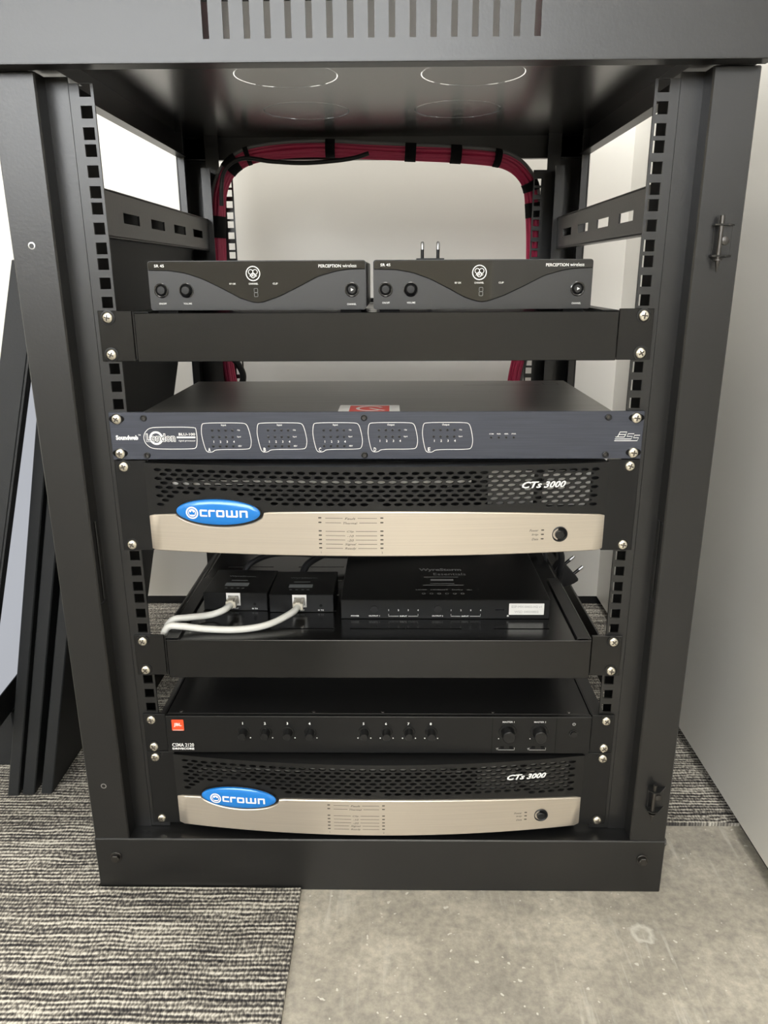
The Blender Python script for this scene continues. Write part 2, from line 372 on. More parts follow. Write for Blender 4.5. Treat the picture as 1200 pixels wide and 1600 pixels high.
# hinge brackets on the right post
def hinge(zc, z1, dark):
    h = B(); y0 = -20
    h.box(277, 292, y0-1.4, y0, zc-12.5, zc+12.5, 0.3)
    pts = [(275.5, y0), (275.5, y0-7), (280, y0-11), (285, y0-10), (294, y0)]
    for zz in (zc-12.5, zc+11.3): h.prism(pts, 'xy', zz, zz+1.3)
    o = h.build('hinge_bracket', 'powder_black', rack)
    g = B(); g.lathe([(1.9, 0), (1.9, z1-zc+14)], (280.6, y0-7, zc-14), 'z+', 12)
    g.lathe([(0.2, -9), (1.7, -1.5), (1.9, 0)], (280.6, y0-7, zc-16), 'z+', 12)
    g.lathe([(3.4, 0), (3.4, 1.2)], (280.6, y0-7, zc-15.6), 'z+', 14); g.build('hinge_pin', 'bolt_dark', o, True)
    g = B(); g.lathe([(3.6, 0), (3.4, 1.2), (1.5, 1.8), (0, 1.8)], (287, y0-1.2, zc), 'y-', 16); s_ = g.build('screw', 'bolt_dark', o, True)
    return o
hinge(587, 606, 0); hinge(48.5, 68, 1)
# plinth
b = B()
b.box(-301, 301, -20.5, -18.5, FL, -6.8, 0.9); b.box(-301, 301, -20, 60, -8.2, -6.5, 0.5)
b.build('plinth_front', 'powder_black', rack)
b = B(); b.box(-301, 301, 578, 580, FL, -6.8); b.box(-301, 301, 520, 580, -8.5, -6.5); b.build('plinth_back', 'powder_black', rack)
for sx in (-1, 1):
    b = B(); b.box(sx*299, sx*301, -18, 578, FL, -6.8); b.box(sx*262, sx*300, 60, 520, -8.5, -6.5); b.build('plinth_side', 'powder_black', rack)
def hexbolt(c, ax='y-'):
    g = B(); g.lathe([(6.2, 0), (6.2, 1.0), (5.9, 1.3)], c, ax, 20); g.lathe([(4.7, 1.2), (4.7, 4.2), (4.1, 4.8), (0, 5.0)], c, ax, 6)
    return g.build('bolt', 'bolt_dark', rack)
for x in (-279.5, 278.5): hexbolt((x, -20.5, -29.5))
hexbolt((301, -8, -17), 'x+')
# top cover
b = B(); hs = []
for i in range(17):
    xc = -123.4 + i*15.43; hs.append((xc-2.4, xc+2.4, 730.5, 760))
b.plate('xz', -302, 302, 715.5, 800, -38, -36.6, hs)
b.box(-302, 302, -38, -21, 714.6, 716, 0.4)
for sx in (-1, 1): b.box(sx*300.6, sx*302, -37, -20, 716, 800); b.box(sx*300.6, sx*302, -20, 582, 728, 800); b.box(sx*270, sx*302, -37, 582, 799, 800.2)
b.box(-302, 302, 580.6, 582, 728, 800); b.box(-302, 302, -37, 5, 799, 800.2); b.box(-302, 302, 540, 582, 799, 800.2)
b.build('top_cover', 'powder_black', rack)
b = B()
n = 28; HC = [(-95.6, 206.5), (98.7, 203.7), (-93.7, 386.7), (96.8, 383.9)]; R = 54.0
b.plate('xy', -299, 299, -20, 577, 760, 761.4, [(cx-R-1, cx+R+1, cy-R-1, cy+R+1) for cx, cy in HC])
for cx, cy in HC:     # panel metal around each knockout, with a hair-thin gap
    N = 48
    for k in range(N):
        a0, a1 = 2*math.pi*k/N, 2*math.pi*(k+1)/N
        def sq(a):
            m_ = max(abs(math.cos(a)), abs(math.sin(a))); q = (R+1)/m_; return (cx+q*math.cos(a), cy+q*math.sin(a), 760)
        def ci(a): return (cx+R*math.cos(a), cy+R*math.sin(a), 760)
        b.face([ci(a0), sq(a0), sq(a1), ci(a1)])
b.build('top_panel', 'panel_satin', rack)
for cx, cy in HC:
    g = B(); g.lathe([(R-1.1, 0), (R-1.1, 3.0)], (cx, cy, 760.1), 'z+', 48); ko = g.build('knockout', 'panel_satin', rack)
    for a in (40, 140, 220, 320):
        g = B(); g.box(-4, 4, R-2.2, R+1.0, 0, 0.8, 0, Matrix.Translation((cx, cy, 760.2)) @ Matrix.Rotation(math.radians(a), 4, 'Z')); g.build('tie_point', 'panel_satin', ko)
for sx in (-1, 1):
    b = B(); b.box(sx*298, sx*300, 38, 522, 727, 773.5); b.box(sx*284, sx*298, 38, 522, 726, 728)
    b.box(sx*248, sx*298, -18, 38, 716, 717.5); b.build('side_beam', 'powder_black', rack)
b = B(); b.box(-300, 300, 578, 580, 728, 773); b.box(-300, 300, 566, 578, 727.4, 729); b.build('rear_beam', 'powder_black', rack)
# mounting rails with square holes
def rail(sx, back):
    top = 710; off = 0 if not back else 20.0; y = 0 if not back else 558.2
    XO = 245.4 if not back else 262.0
    hs = []
    for un in range(1, 17):
        for h in range(3):
            z = U(un, h)+off
            if z < top-3: hs.append((sx*232.6-4.75, sx*232.6+4.75, z-4.75, z+4.75))
    b = B(); x0, x1 = sorted((sx*225.6, sx*XO)); b.plate('xz', x0, x1, -6, top, y, y+(2 if not back else -2), hs)
    yy = sorted((y, y+(47 if not back else -47)))
    fl = B(); fl.box(sx*(XO-1.8), sx*XO, yy[0]+2.2, yy[1]-.2, -6, top) if not back else fl.box(sx*(XO-1.8), sx*XO, yy[0]+.2, yy[1]-2.2, -6, top)
    e = y+(47 if not back else -47)
    b.box(sx*(245 if not back else 249), sx*262, e-1, e+1, -6, top)
    o = b.build('mounting_rail', 'rail_black', rack); fl.build('rail_flange', 'matte_black', o); return o
for sx in (-1, 1):
    rail(sx, 0); rail(sx, 1)
for sx in (-1, 1):
    for z0, z1, sl in ((598, 640, [(135, 186), (228, 280), (322, 376), (416, 468)]), (110, 157, [])):
        if sx < 0 and z0 == 140: continue
        b = B(); zc = (z0+z1)/2-1.5
        b.plate('yz', 48.5, 509, z0, z1, sx*256, sx*258, [(a, c, zc-5, zc+5) for a, c in sl])
        for k, zz in enumerate((z0, z1) if z0 > 500 else (z0,)): b.box(sx*256, sx*268, 48.5, 509, zz-0.9, zz+0.9)
        br = b.build('slotted_bracket', 'powder_black', rack)
        g = B(); g.lathe([(6, 0), (5.6, 3.2), (0, 3.8)], (sx*256, 72, z0+22), Vector((-sx, 0, 0)), 16); g.build('bolt', 'bolt_dark', br, True)

# ------------------------------------------------------------------ screws
def screw_meshes():
    g = B(); g.lathe([(4.9, 0), (4.9, 1.3), (4.3, 2.3), (3.0, 2.9), (0, 3.1)], (0, 0, 0), 'y-', 20); h = g.build('rack_screw', 'zinc', None, True)
    g = B(); g.box(-2.6, 2.6, -3.35, -2.6, -0.55, 0.55); g.box(-0.55, 0.55, -3.36, -2.6, -2.6, 2.6); c = g.build('cross_recess', 'print_dark', None)
    g = B(); g.lathe([(6.1, 0), (6.3, 0.6), (5.0, 0.7), (4.8, 0.2)], (0, 0, 0), 'y-', 20, False); w = g.build('cup_washer', 'plastic_black', None, True)
    ms = (h.data, c.data, w.data)
    for o in (h, c, w): bpy.data.objects.remove(o)
    return ms
SM = screw_meshes()
def screw(parent, x, y, z, washer=True):
    loc = (Vector((x, y, z)) - Vector(parent['org']))*S
    h = bpy.data.objects.new('rack_screw', SM[0]); h.parent = parent; h.location = loc; h.rotation_euler = (0, random.uniform(0, 1.5), 0)
    c = bpy.data.objects.new('cross_recess', SM[1]); c.parent = h
    for o in (h, c): COL.objects.link(o); o['org'] = [x, y, z]
    if washer:
        w = bpy.data.objects.new('cup_washer', SM[2]); w.parent = h; COL.objects.link(w); w['org'] = [x, y, z]
    return h

# ------------------------------------------------------------------ cantilever shelves
def shelf(un, label):
    z0 = (un-1)*44.45; t = thing('rack_shelf', (0, 0, z0), label, 'shelf', 'one-unit shelves bolted in the rack')
    b = B(); zt = z0+40.2                         # tray floor level
    hs = []
    for yy in (19, 62, 105, 148, 191):
        for xc in (-160, -73, 0, 57, 146, 190): hs.append((xc-28 if xc != 190 else xc-8, xc+28 if xc != 190 else xc+8, yy, yy+3))
    hs = [h for h in hs if h[1] < 193]
    b.plate('xy', -207, 207, -7, 320, zt-1.3, zt, [(h[0], h[1], h[2], h[3]) for h in hs])
    b.build('tray', 'shelf_black', t)
    b = B(); b.box(-207.5, 209.5, -9, -7.4, z0+0.6, z0+42, 0.5); b.build('front_lip', 'shelf_black', t)
    for sx in (-1, 1):
        b = B(); b.box(sx*211.5, sx*241.3, -3, -0.4, z0+0.4, z0+44, 0.4); b.build('mounting_ear', 'shelf_black', t)
        b = B(); b.box(sx*208.4, sx*210, -6.5, 320, z0+2, z0+43, 0.3); b.build('side_wall', 'shelf_black', t)
        b = B(); b.box(sx*196, sx*208.4, -6.5, 150, z0+42.2, z0+43.2, 0.2); b.box(sx*196, sx*197, -6.5, 150, zt, z0+42.6); b.build('side_flange', 'device_black', t)
        for k in (0, 2): screw(t, sx*232.6, -3, U(un, k))
    return t
sh1 = shelf(12, 'black steel rack shelf carrying the two wireless receivers')
sh2 = shelf(5, 'black steel rack shelf carrying the small boxes with white cables')

# ------------------------------------------------------------------ wireless receivers
def receiver():
    X, Z, Y, Wd, H, D = -197.5, 532.5, 8.0, 190.0, 41.5, 150.0
    t = thing('wireless_receiver', (X+Wd/2, Y, 530), 'left black wireless microphone receiver with glossy curved window', 'receiver', 'half-width receivers on the top shelf')
    b = B(); b.box(X+0.6, X+Wd-0.6, Y+3, Y+D, Z+0.5, Z+H-0.5, 1.5, None, 2); b.build('housing', 'device_black', t)
    b = B(); b.prism(rrect(X, X+Wd, Z, Z+H, 2.5), 'xz', Y, Y+4)
    es = [e for e in b.bm.edges if all(abs(v.co.y-Y) < 1e-4 for v in e.verts)]
    bmesh.ops.bevel(b.bm, geom=es, offset=0.9, segments=2, affect='EDGES'); b.build('front_panel', 'receiver_grey', t, True)
    top = Z+H
    def cv(fx):  # lower border of the window, mm below the top edge, fx in 0..1
        pts = [(0, 7.3), (0.1, 7.6), (0.18, 10.2), (0.26, 15.5), (0.34, 23.0), (0.42, 31), (0.475, 34.3), (0.5, 34.8), (0.525, 34.3), (0.6, 29.5), (0.69, 21.5), (0.78, 13.0), (0.86, 8.8), (0.92, 7.2), (1, 6.8)]
        for (a, va), (c, vc) in zip(pts, pts[1:]):
            if a <= fx <= c: return va+(vc-va)*(fx-a)/(c-a)
    b = B(); N = 48; xs = [X+0.8+(Wd-1.6)*k/N for k in range(N+1)]
    poly = [(x, top-cv((x-X)/Wd)) for x in xs] + [(X+Wd-0.8, top-1.8), (X+Wd-2, top-0.8), (X+2, top-0.8), (X+0.8, top-1.8)]
    b.prism(poly, 'xz', Y-0.8, Y-0.02); win = b.build('glossy_window', 'gloss_black', t)
    b = B(); b.ribbon([(x, top-cv((x-X)/Wd)-0.5) for x in xs], Y-0.12, 0.7, closed=False); b.build('window_groove', 'deep_black', t)
    def ringbtn(nm, fx, kn):
        x = X+fx; z = top-24.6
        g = B(); g.lathe([(6.3, 0), (6.3, 0.9), (5.6, 1.2), (5.0, 0.9), (4.9, 0.1)], (x, Y, z), 'y-', 28, False); o = g.build(nm+'_ring' if nm != 'volume' else 'volume_ring', 'gloss_black', t, True)
        g = B(); g.lathe([(4.9, 0), (4.9, 0.15)], (x, Y, z), 'y-', 24); g.build('recess', 'deep_black', o)
        g = B(); g.lathe([(3.9, 0.1), (3.8, kn), (3.2, kn+0.6), (0, kn+0.7)], (x, Y, z), 'y-', 24); g.build('cap', 'plastic_black', o, True)
        return o
    ringbtn('power_button', 10.7, 1.2); ringbtn('volume', 32.6, 3.5); cb_ = ringbtn('channel_button', 177.6, 1.0)
    g = B(); x = X+177.8; z = top-24.6; g.face([(x-1, Y-2.0, z+1.3), (x+1.3, Y-2.0, z), (x-1, Y-2.0, z-1.3)]); g.build('play_mark', 'print_white', cb_)
    y = Y-0.9; g = B(); Lx = X+91.9; Lz = top-10.8
    def circ(cx, cz, rad, w, n=28): g.ribbon([(cx+rad*math.cos(2*math.pi*k/n), cz+rad*math.sin(2*math.pi*k/n)) for k in range(n)], y, w)
    circ(Lx, Lz, 5.9, 0.8)
    for dx, dz in ((-1.9, 1.3), (1.9, 1.3), (0, -1.6)): circ(Lx+dx, Lz+dz, 2.0, 0.5, 18)
    g.text('AKG', Lx, Lz-1.5, 2.1, 6.4, y-0.05, bold=0.02)
    g.text('SR 45', X+10.6, top-4.2, 2.3, 8.6, y, bold=0.01)
    g.text('PERCEPTION', X+149, top-4.8, 2.6, 19.5, y, bold=0.012, align='L'); g.text('wireless', X+169.8, top-4.6, 2.8, 12, y, bold=0.002, align='L')
    g.text('RF OK', X+73.7, top-19.3, 1.5, 5.6, y, bold=0.01); g.text('CHANNEL', Lx, top-19.3, 1.5, 8.2, y, bold=0.01); g.text('CLIP', X+111, top-19.3, 1.5, 4.4, y, bold=0.01)
    g.text('ON/OFF', X+11, top-35.8, 1.5, 6.6, Y-0.15, bold=0.01); g.text('VOLUME', X+33, top-35.8, 1.5, 7.4, Y-0.15, bold=0.01); g.text('CHANNEL', X+177.2, top-36.8, 1.5, 8.0, Y-0.15, bold=0.01)
    g.build('lettering', 'print_white', t)
    g = B()
    for zz in (0, 3.6): g.ribbon(rrect(Lx+0.3, Lx+3.4, top-30.2+zz, top-26.8+zz, 0.4, 1), y, 0.35)
    g.build('channel_digit', 'print_dim', t)
    for fx, dd in ((14, 10), (176, 10), (14, 130), (176, 130)):
        g = B(); g.box(X+fx-9, X+fx+9, Y+dd-6, Y+dd+8, 529.3+0.05, Z+0.6, 0.4); g.build('foot_pad', 'deep_black', t)
    return t
rx1 = receiver(); rx2 = dup(rx1, (196.3, 0, 0)); rx2['label'] = 'right black wireless microphone receiver beside the upright plug pins'

# ------------------------------------------------------------------ signal processor (U10)
Z0 = 9*44.45
dsp = thing('signal_processor', (0, 100, Z0), 'slate blue one-unit signal processor with white outlined input groups', 'processor')
b = B(); sl = []
b.box(-241.3, 241.3, -4, -0.3, Z0+0.5, Z0+44, 0.4); b.build('front_panel', 'blue_panel', dsp)
b = B(); b.box(-214, 215.5, 0, 216, Z0+1.5, Z0+42.6, 0.8); b.build('housing', 'steel_lid', dsp)
g = B()
for sx in (-1, 1):
    for k in (0, 2):
        g = B(); z = U(10, k); g.prism([(sx*234.2+5.6*math.cos(a)*1.25, z+3.9*math.sin(a)) for a in [2*math.pi*i/20 for i in range(20)]], 'xz', -4.15, -3.9); g.build('mounting_slot', 'deep_black', dsp)
for sx in (-1, 1):
    for k in (0, 2): screw(dsp, sx*232.6 - (1.5 if sx < 0 else -1.5), -4.1, U(10, k), False)
for x in (-209.6, -10.3, 209):
    for z in (438.8, 404.4):
        g = B(); g.lathe([(3.0, 0), (2.9, 1.0), (2.2, 1.4), (1.5, 1.3), (1.4, 0.3)], (x, -4, z), 'y-', 16, False); o = g.build('hex_screw', 'plastic_black', dsp, True)
        g = B(); g.lathe([(1.5, 0.2), (1.5, 0.35)], (x, -4, z), 'y-', 6); g.build('socket', 'bolt_dark', o)
y = -4.15; g = B(); led = B()
def grp(x0, wd, letter, title, rows):
    k = wd/490.0
    pts = [(25, 0), (420, 0), (455, 20), (475, 90), (490, 180), (480, 245), (455, 268), (130, 268), (100, 295), (50, 297), (30, 270), (10, 180), (0, 100), (8, 25)]
    q = [Vector((x0+a*k, 434.4-c*k*0.99)) for a, c in pts]
    g.ribbon(g.chaikin(q), y, 0.5)
    g.text(title, x0+225*k, 432.2, 2.1, None, y, bold=0.015)
    g.text(letter, x0+68*k, 409.6, 3.6, 2.2, y, bold=0.02)
    for j, lb in enumerate(('Clip', 'Signal') + (('48V',) if rows == 3 else ())):
        zz = 427.6 - (0, 6.1, 14.6)[j]
        g.text(lb, x0+(355 if j != 1 else 350)*k, zz, 1.5, None, y, bold=0.01, align='L')
        for i in range(4): led.lathe([(1.25, 0), (1.2, 0.5), (0, 0.7)], (x0+(110+66*i)*k, -4, zz), 'y-', 8)
    for i in range(4): g.text(str(i+1), x0+(118+66*i)*k, 417.0 if rows == 3 else 417.6, 2.1, None, y, bold=0.02)
grp(-158.3, 45.3, 'A', 'Input', 3); grp(-107.6, 45.3, 'B', 'Input', 3); grp(-57, 45.3, 'C', 'Input', 3); grp(-6.9, 45.3, 'D', 'Output', 2); grp(42.3, 46, 'E', 'Output', 2)
g.text('Soundweb', -226.5, 421.0, 4.4, 20.5, y, bold=0.05); g.text('TM', -215.0, 423.4, 1.2, 2.2, y, bold=0.01)
cx, cz = -197.6, 420.5
g.ribbon(g.chaikin([(-163.5, 430.6), (-200, 430.6), (-206, 429.4), (-210, 425.5), (-211.4, 420.5), (-210, 415.5), (-206, 411.6), (-200, 410.3), (-166.5, 410.3), (-163.4, 412), (-162.4, 420), (-162.8, 428)]), y, 0.55)
g.ribbon([(cx-2.2+5.4*math.cos(2*math.pi*k/30), cz+5.4*math.sin(2*math.pi*k/30)) for k in range(30)], y, 1.9)
g.text('BLU-100', -171.5, 424.0, 2.4, 15.0, y, bold=0.02); g.text('signal processor', -171.8, 417.9, 2.0, 15.6, y, bold=0.005)
g.box(-181, -164, y, y+0.1, 420.4, 421.9)
for i, s_ in enumerate(('COM', '96K', '48K', 'PWR')):
    g.text(s_, 104.8+6.75*i, 423.8, 1.2, 3.9, y, bold=0.01); led.lathe([(1.2, 0), (1.1, 0.5), (0, 0.7)], (104.8+6.75*i, -4, 420.6), 'y-', 8)
for pl in ([(218.6, 420.7), (220.6, 425.3), (226.8, 425.3), (225.8, 423.0), (219.8, 423.0)], [(216.8, 420.7), (224.8, 420.7), (225.6, 422.6)],
           [(233.4, 423.7), (228.0, 423.7), (227.1, 421.3), (232.0, 421.3), (231.0, 418.9), (216.4, 418.9)], [(238.8, 422.3), (233.9, 422.3), (233.0, 420.0), (237.6, 420.0), (236.6, 417.3), (216.0, 417.3)]):
    g.ribbon(pl, y, 0.62, closed=False)
g.build('lettering', 'print_white', dsp)
g = B(); g.text('London', -195.6, 420.9, 7.8, 27.0, y-0.12, bold=0.06); g.build('logo_word_outline', 'print_white', dsp)
g = B(); g.text('London', -195.6, 420.9, 6.9, 26.2, y-0.24, bold=0.0); g.build('logo_word', 'blue_panel', dsp)
led_o = led.build('indicator_lights', 'plastic_black', dsp); led_o['kind'] = 'stuff'
g = B(); g.prism(rrect(-34.5, 22, -3.5, 42, 2), 'xy', 442.6, 442.75); st = g.build('sticker', 'sticker_white', dsp); lab(st, 'white sticker with red emblem')
g = B(); g.box(-24.5, 12.5, 5, 38, 442.76, 442.8); em = g.build('emblem', 'sticker_red', st)
g = B(); g.ribbon([(-5.5+11.5*math.cos(math.radians(a)), 22+12*math.sin(math.radians(a))) for a in range(25, 335, 12)] , 442.86, 3.2, 'xy', False)
g.ribbon([(-6, 24), (0, 18), (8, 11)], 442.86, 3.0, 'xy', False); g.build('emblem_letter', 'sticker_white', st)
g = B(); g.text('HIQNET', -6, 1.2, 4.6, 36, 442.82, 'xy', bold=0.06); g.build('lettering', 'print_dark', st)
g = B(); g.ribbon([(95, 178), (180, 178)], 442.75, 2.5, 'xy', False); g.ribbon([(120, 188), (175, 188)], 442.75, 1.5, 'xy', False); g.ribbon(rrect(186, 202, 180, 196, 2), 442.75, 1.2, 'xy'); g.build('lid_embossing', 'device_black', dsp)

# ------------------------------------------------------------------ power amplifiers (U8-U9, copied to U1-U2)
def amplifier():
    z0 = 7*44.45; t = thing('power_amplifier', (0, 150, z0), 'upper two-unit power amplifier with vented black grille and silver band', 'amplifier', 'two-unit power amplifiers with blue badges')
    fy = lambda x: -22.0+18.0*(x/214.0)**2
    zb, ztop = z0+2.0, z0+86.3
    BX, BZ = -145.3, 353.6
    zt = lambda x: 348.2+8.4*(1-(x/214.0)**2)
    for sx in (-1, 1):
        b = B(); b.box(sx*212, sx*241.3, -3, -0.4, z0+0.4, z0+88.5, 0.4); b.build('mounting_ear', 'device_black', t)
        for z in (U(8, 0), U(9, 2)): screw(t, sx*232.6, -3, z)
    b = B(); b.box(-212, 212, 2, 380, z0+2, z0+87, 0.8); b.box(-214, -211, -4, 2, zb, ztop); b.box(211, 214, -4, 2, zb, ztop); b.build('housing', 'device_black', t)
    # grille with real oval holes in staggered rows
    b = B(); bm = b.bm; PW, PH, hw, hh = 10.3, 4.15, 3.75, 1.55
    rows = [391.4 - PH*i for i in range(9)]
    cache = {}
    def V(x, z):
        k = (round(x, 3), round(z, 3))
        if k not in cache: cache[k] = bm.verts.new((x, fy(x), z))
        return cache[k]
    def quad(x0, x1, za, zc_):
        if x1-x0 > 0.01: bm.faces.new((V(x0, za), V(x1, za), V(x1, zc_), V(x0, zc_)))
    for i, zc_ in enumerate(rows):
        z1, z2 = zc_-PH/2, zc_+PH/2
        xs0 = -206.0 + (0 if i % 2 == 0 else PW/2); ncell = 40 if i % 2 == 0 else 39
        quad(-213.5, xs0, z1, z2)
        for c in range(ncell):
            x0, x1 = xs0+c*PW, xs0+(c+1)*PW; xc = (x0+x1)/2
            open_ = zc_-hh > zt(xc)+4.2 and ((xc-BX)/49)**2+((zc_-BZ)/18.5)**2 > 1
            if not open_: quad(x0, x1, z1, z2); continue
            N = 12; ring = []; back = []
            for k in range(N):
                a = 2*math.pi*k/N; xx = xc+hw*math.cos(a)*(1 if abs(math.cos(a)) > .99 else 1); zz = zc_+hh*math.sin(a)
                ring.append(bm.verts.new((xx, fy(xx), zz))); back.append(bm.verts.new((xx*0.998, fy(xx)+2.2, zz)))
            cor = {0: V(x1, zc_) if False else None}
            c00, c10, c11, c01 = V(x0, z1), V(x1, z1), V(x1, z2), V(x0, z2)
            # corners fan: quadrants 0-3,3-6,6-9,9-12
            for q, (ca_, nb) in enumerate(((c11, c01), (c01, c00), (c00, c10), (c10, c11))):
                for k in range(3): bm.faces.new((ring[q*3+k], ca_, ring[(q*3+k+1) % N]))
                bm.faces.new((ca_, nb, ring[(q*3+3) % N]))
            for k in range(N): bm.faces.new((ring[k], ring[(k+1) % N], back[(k+1) % N], back[k]))
        quad(xs0+ncell*PW, 213.5, z1, z2)
    M_ = 40
    for k in range(M_):
        xa, xb = -213.5+427*k/M_, -213.5+427*(k+1)/M_
        for za, zc_ in ((zb, rows[-1]-PH/2), (rows[0]+PH/2, ztop)):
            b.face([(xa, fy(xa), za), (xb, fy(xb), za), (xb, fy(xb), zc_), (xa, fy(xa), zc_)])
        b.face([(xa, fy(xa), ztop), (xb, fy(xb), ztop), (xb, 3, ztop), (xa, 3, ztop)])
        b.face([(xa, fy(xa), zb), (xb, fy(xb), zb), (xb, 3, zb), (xa, 3, zb)])
    gr = b.build('vent_grille', 'plastic_black', t)
    # things behind the grille
    b = B(); b.box(-208, 96, -1, 1, z0+30, z0+84); b.build('inner_plate', 'deep_black', t)
    b = B(); b.box(104, 146, -2, 0, 354, 389); b.box(154, 198, -2, 0, 356, 389, 0.2); b.build('filter_plate', 'fan_grey', t)
    b = B(); b.box(-190, 88, -4, -1.5, 376.5, 380.5); b.build('heatsink_bar', 'fan_grey', t)
    # silver band
    def top_z(x):
        z = zt(x)-0.4
        e = 1-((x-BX)/42.8)**2
        if e > 0: z = min(z, BZ-14.6*math.sqrt(e))
        return z
    xs = sorted(set([-213.8+427.6*k/70 for k in range(71)] + [BX-42.8+85.6*k/60 for k in range(61)]))
    b = B(); bm = b.bm; cols = []
    for i, x in enumerate(xs):
        f_ = fy(x); zT = top_z(x); edge = min(i, len(xs)-1-i)
        xi = x; rr = 1.2
        lo, hi = zb-0.3, zT
        if i == 0 or i == len(xs)-1: lo += 1.2; hi -= 1.2
        prof = [(f_+0.3, lo), (f_-1.3, lo+0.1), (f_-2.0, lo+0.9), (f_-2.0, hi-1.0), (f_-1.4, hi-0.2), (f_+0.3, hi)]
        if i == 0 or i == len(xs)-1: prof = [(f_+0.3, a[1]) for a in prof]
        cols.append([bm.verts.new((x, a, c)) for a, c in prof])
    for a, c in zip(cols, cols[1:]):
        for k in range(5): bm.faces.new((a[k], c[k], c[k+1], a[k+1]))
    sb_ = b.build('silver_band', 'silver', t, True)
    # blue badge
    yb = fy(BX)-3.0
    b = B(); N = 48; prev = None
    for s_, dy in ((1.0, 2.6), (1.0, 0.3), (0.97, -0.6), (0.85, -1.5), (0.6, -2.1), (0.3, -2.4)):
        ring = [b.bm.verts.new((BX+39.5*s_*math.cos(2*math.pi*k/N), yb+dy+0.14*(-1)*39.5*s_*math.cos(2*math.pi*k/N)*0.7, BZ+12.2*s_*math.sin(2*math.pi*k/N))) for k in range(N)]
        if prev:
            for k in range(N): b.bm.faces.new((prev[k], prev[(k+1) % N], ring[(k+1) % N], ring[k]))
        prev = ring
    b.bm.faces.new(prev); bd = b.build('badge', 'badge_blue', t, True); lab(bd, 'blue oval badge')
    b = B(); b.prism([(BX+40.5*math.cos(2*math.pi*k/N), BZ+13.1*math.sin(2*math.pi*k/N)) for k in range(N)], 'xz', yb+4.5, yb+1.2); 
    for v in b.bm.verts: v.co.y += -0.098*(v.co.x-BX)
    b.build('badge_rim', 'plastic_black', t)
    g = B()
    def bar(x0, x1, za, zc_): g.box(x0, x1, 0, 0.5, za, zc_)
    hN = 6.6; wN = 7.0; th = 1.75; x = BX-16.5
    for ch in 'crown':
        if ch == 'c': bar(x, x+th, 0.6, hN-0.6); bar(x+0.5, x+wN, 0, th*.85); bar(x+0.5, x+wN, hN-th*.85, hN)
        if ch == 'r': bar(x, x+th, 0, hN-0.6); bar(x+0.5, x+wN-0.8, hN-th*.85, hN)
        if ch == 'o': bar(x, x+th, 0.6, hN-0.6); bar(x+wN-th+0.6, x+wN+0.6, 0.6, hN-0.6); bar(x+.5, x+wN, 0, th*.85); bar(x+.5, x+wN, hN-th*.85, hN)
        if ch == 'w':
            for q in (0, 4.6, 9.2): bar(x+q, x+q+th, 0.6, hN)
            bar(x+.6, x+10.4, 0, th*.85)
        if ch == 'n': bar(x, x+th, 0, hN); bar(x+wN-th+.4, x+wN+.4, 0, hN-0.6); bar(x+.5, x+wN-.2, hN-th*.85, hN)
        x += {'c': 8.2, 'r': 7.4, 'o': 9.2, 'w': 12.6, 'n': 8}[ch]
    def rg(cx_, rad, w, n=30): g.ribbon([(cx_+rad*math.cos(2*math.pi*k/n), 3.2+rad*math.sin(2*math.pi*k/n)) for k in range(n)], 0, w)
    rg(BX-23.8, 5.2, 1.4); rg(BX-23.8, 2.2, 3.0)
    for v in g.bm.verts:
        v.co.z += BZ-3.6; q = ((v.co.x-BX)/39.5)**2+((v.co.z-BZ)/12.2)**2
        v.co.y += yb-3.35 - 0.098*(v.co.x-BX) + 1.5*q
    g.build('badge_lettering', 'print_white', bd)
    g = B(); cxx = BX-23.8
    g.prism([(cxx-2.6, BZ-2.0), (cxx+2.6, BZ-2.0), (cxx+3.0, BZ+1.2), (cxx+1.3, BZ), (cxx, BZ+2), (cxx-1.3, BZ), (cxx-3.0, BZ+1.2)], 'xz', 0, 0.3)
    for v in g.bm.verts: v.co.y += yb-3.0-0.098*(v.co.x-BX)+1.5*((v.co.x-BX)/39.5)**2-0.75
    g.build('crown_mark', 'badge_blue', bd)
    # model number
    g = B(); g.text('CTs', 142.0, 378.9, 6.2, 18.5, 0, bold=0.025, shear=0.35, th=0.5); g.text('3000', 163.3, 378.8, 6.2, 20.5, 0, bold=0.025, shear=0.35, th=0.5)
    for v in g.bm.verts: v.co.y += fy(v.co.x)-0.9
    g.build('model_number', 'print_white', t)
    # indicator scale
    g = B(); led = B()
    names = ((350.0, 'Fault', 10), (345.6, 'Thermal', 13), (337.4, 'Clip', 6.5), (333.2, '-10', 6), (329.0, '-20', 6), (325.0, 'Signal', 10.5), (320.9, 'Ready', 10.5))
    for z, s_, w_ in names:
        g.text(s_, -23.2, z-0.3, 2.1 if s_ not in ('Signal', 'Ready') else 2.5, w_, 0, shear=0.3, bold=0.004)
        for xa, xb in ((-46, -25-w_/2), (-21.5+w_/2, 1.2)): g.box(xa, xb, -.02, .02, z-0.2, z+0.2)
        for x in (-51, 5.6): led.box(x-1.4, x+1.4, fy(x)-2.25, fy(x)-1.8, z-0.3, z+0.9, 0.2)
    g.text('1', -50.6, 316.8, 2, None, 0); g.text('2', 5.8, 316.8, 2, None, 0)
    for z, s_ in ((337.6, 'Power'), (333.4, 'Bridge'), (329.1, 'Data')):
        g.text(s_, 150.2, z-2.1, 2.2, None, 0, shear=0.3, align='R', bold=0.004); led.box(152.6, 155.4, fy(154)-2.25, fy(154)-1.8, z-2.6, z-1.4, 0.2)
    for v in g.bm.verts: v.co.y += fy(v.co.x)-2.12
    g.build('lettering', 'print_dark', t); o = led.build('indicator_lights', 'print_dark', t); o['kind'] = 'stuff'
    xc, zc_ = 170.3, 331.0; yy = fy(xc)-1.9
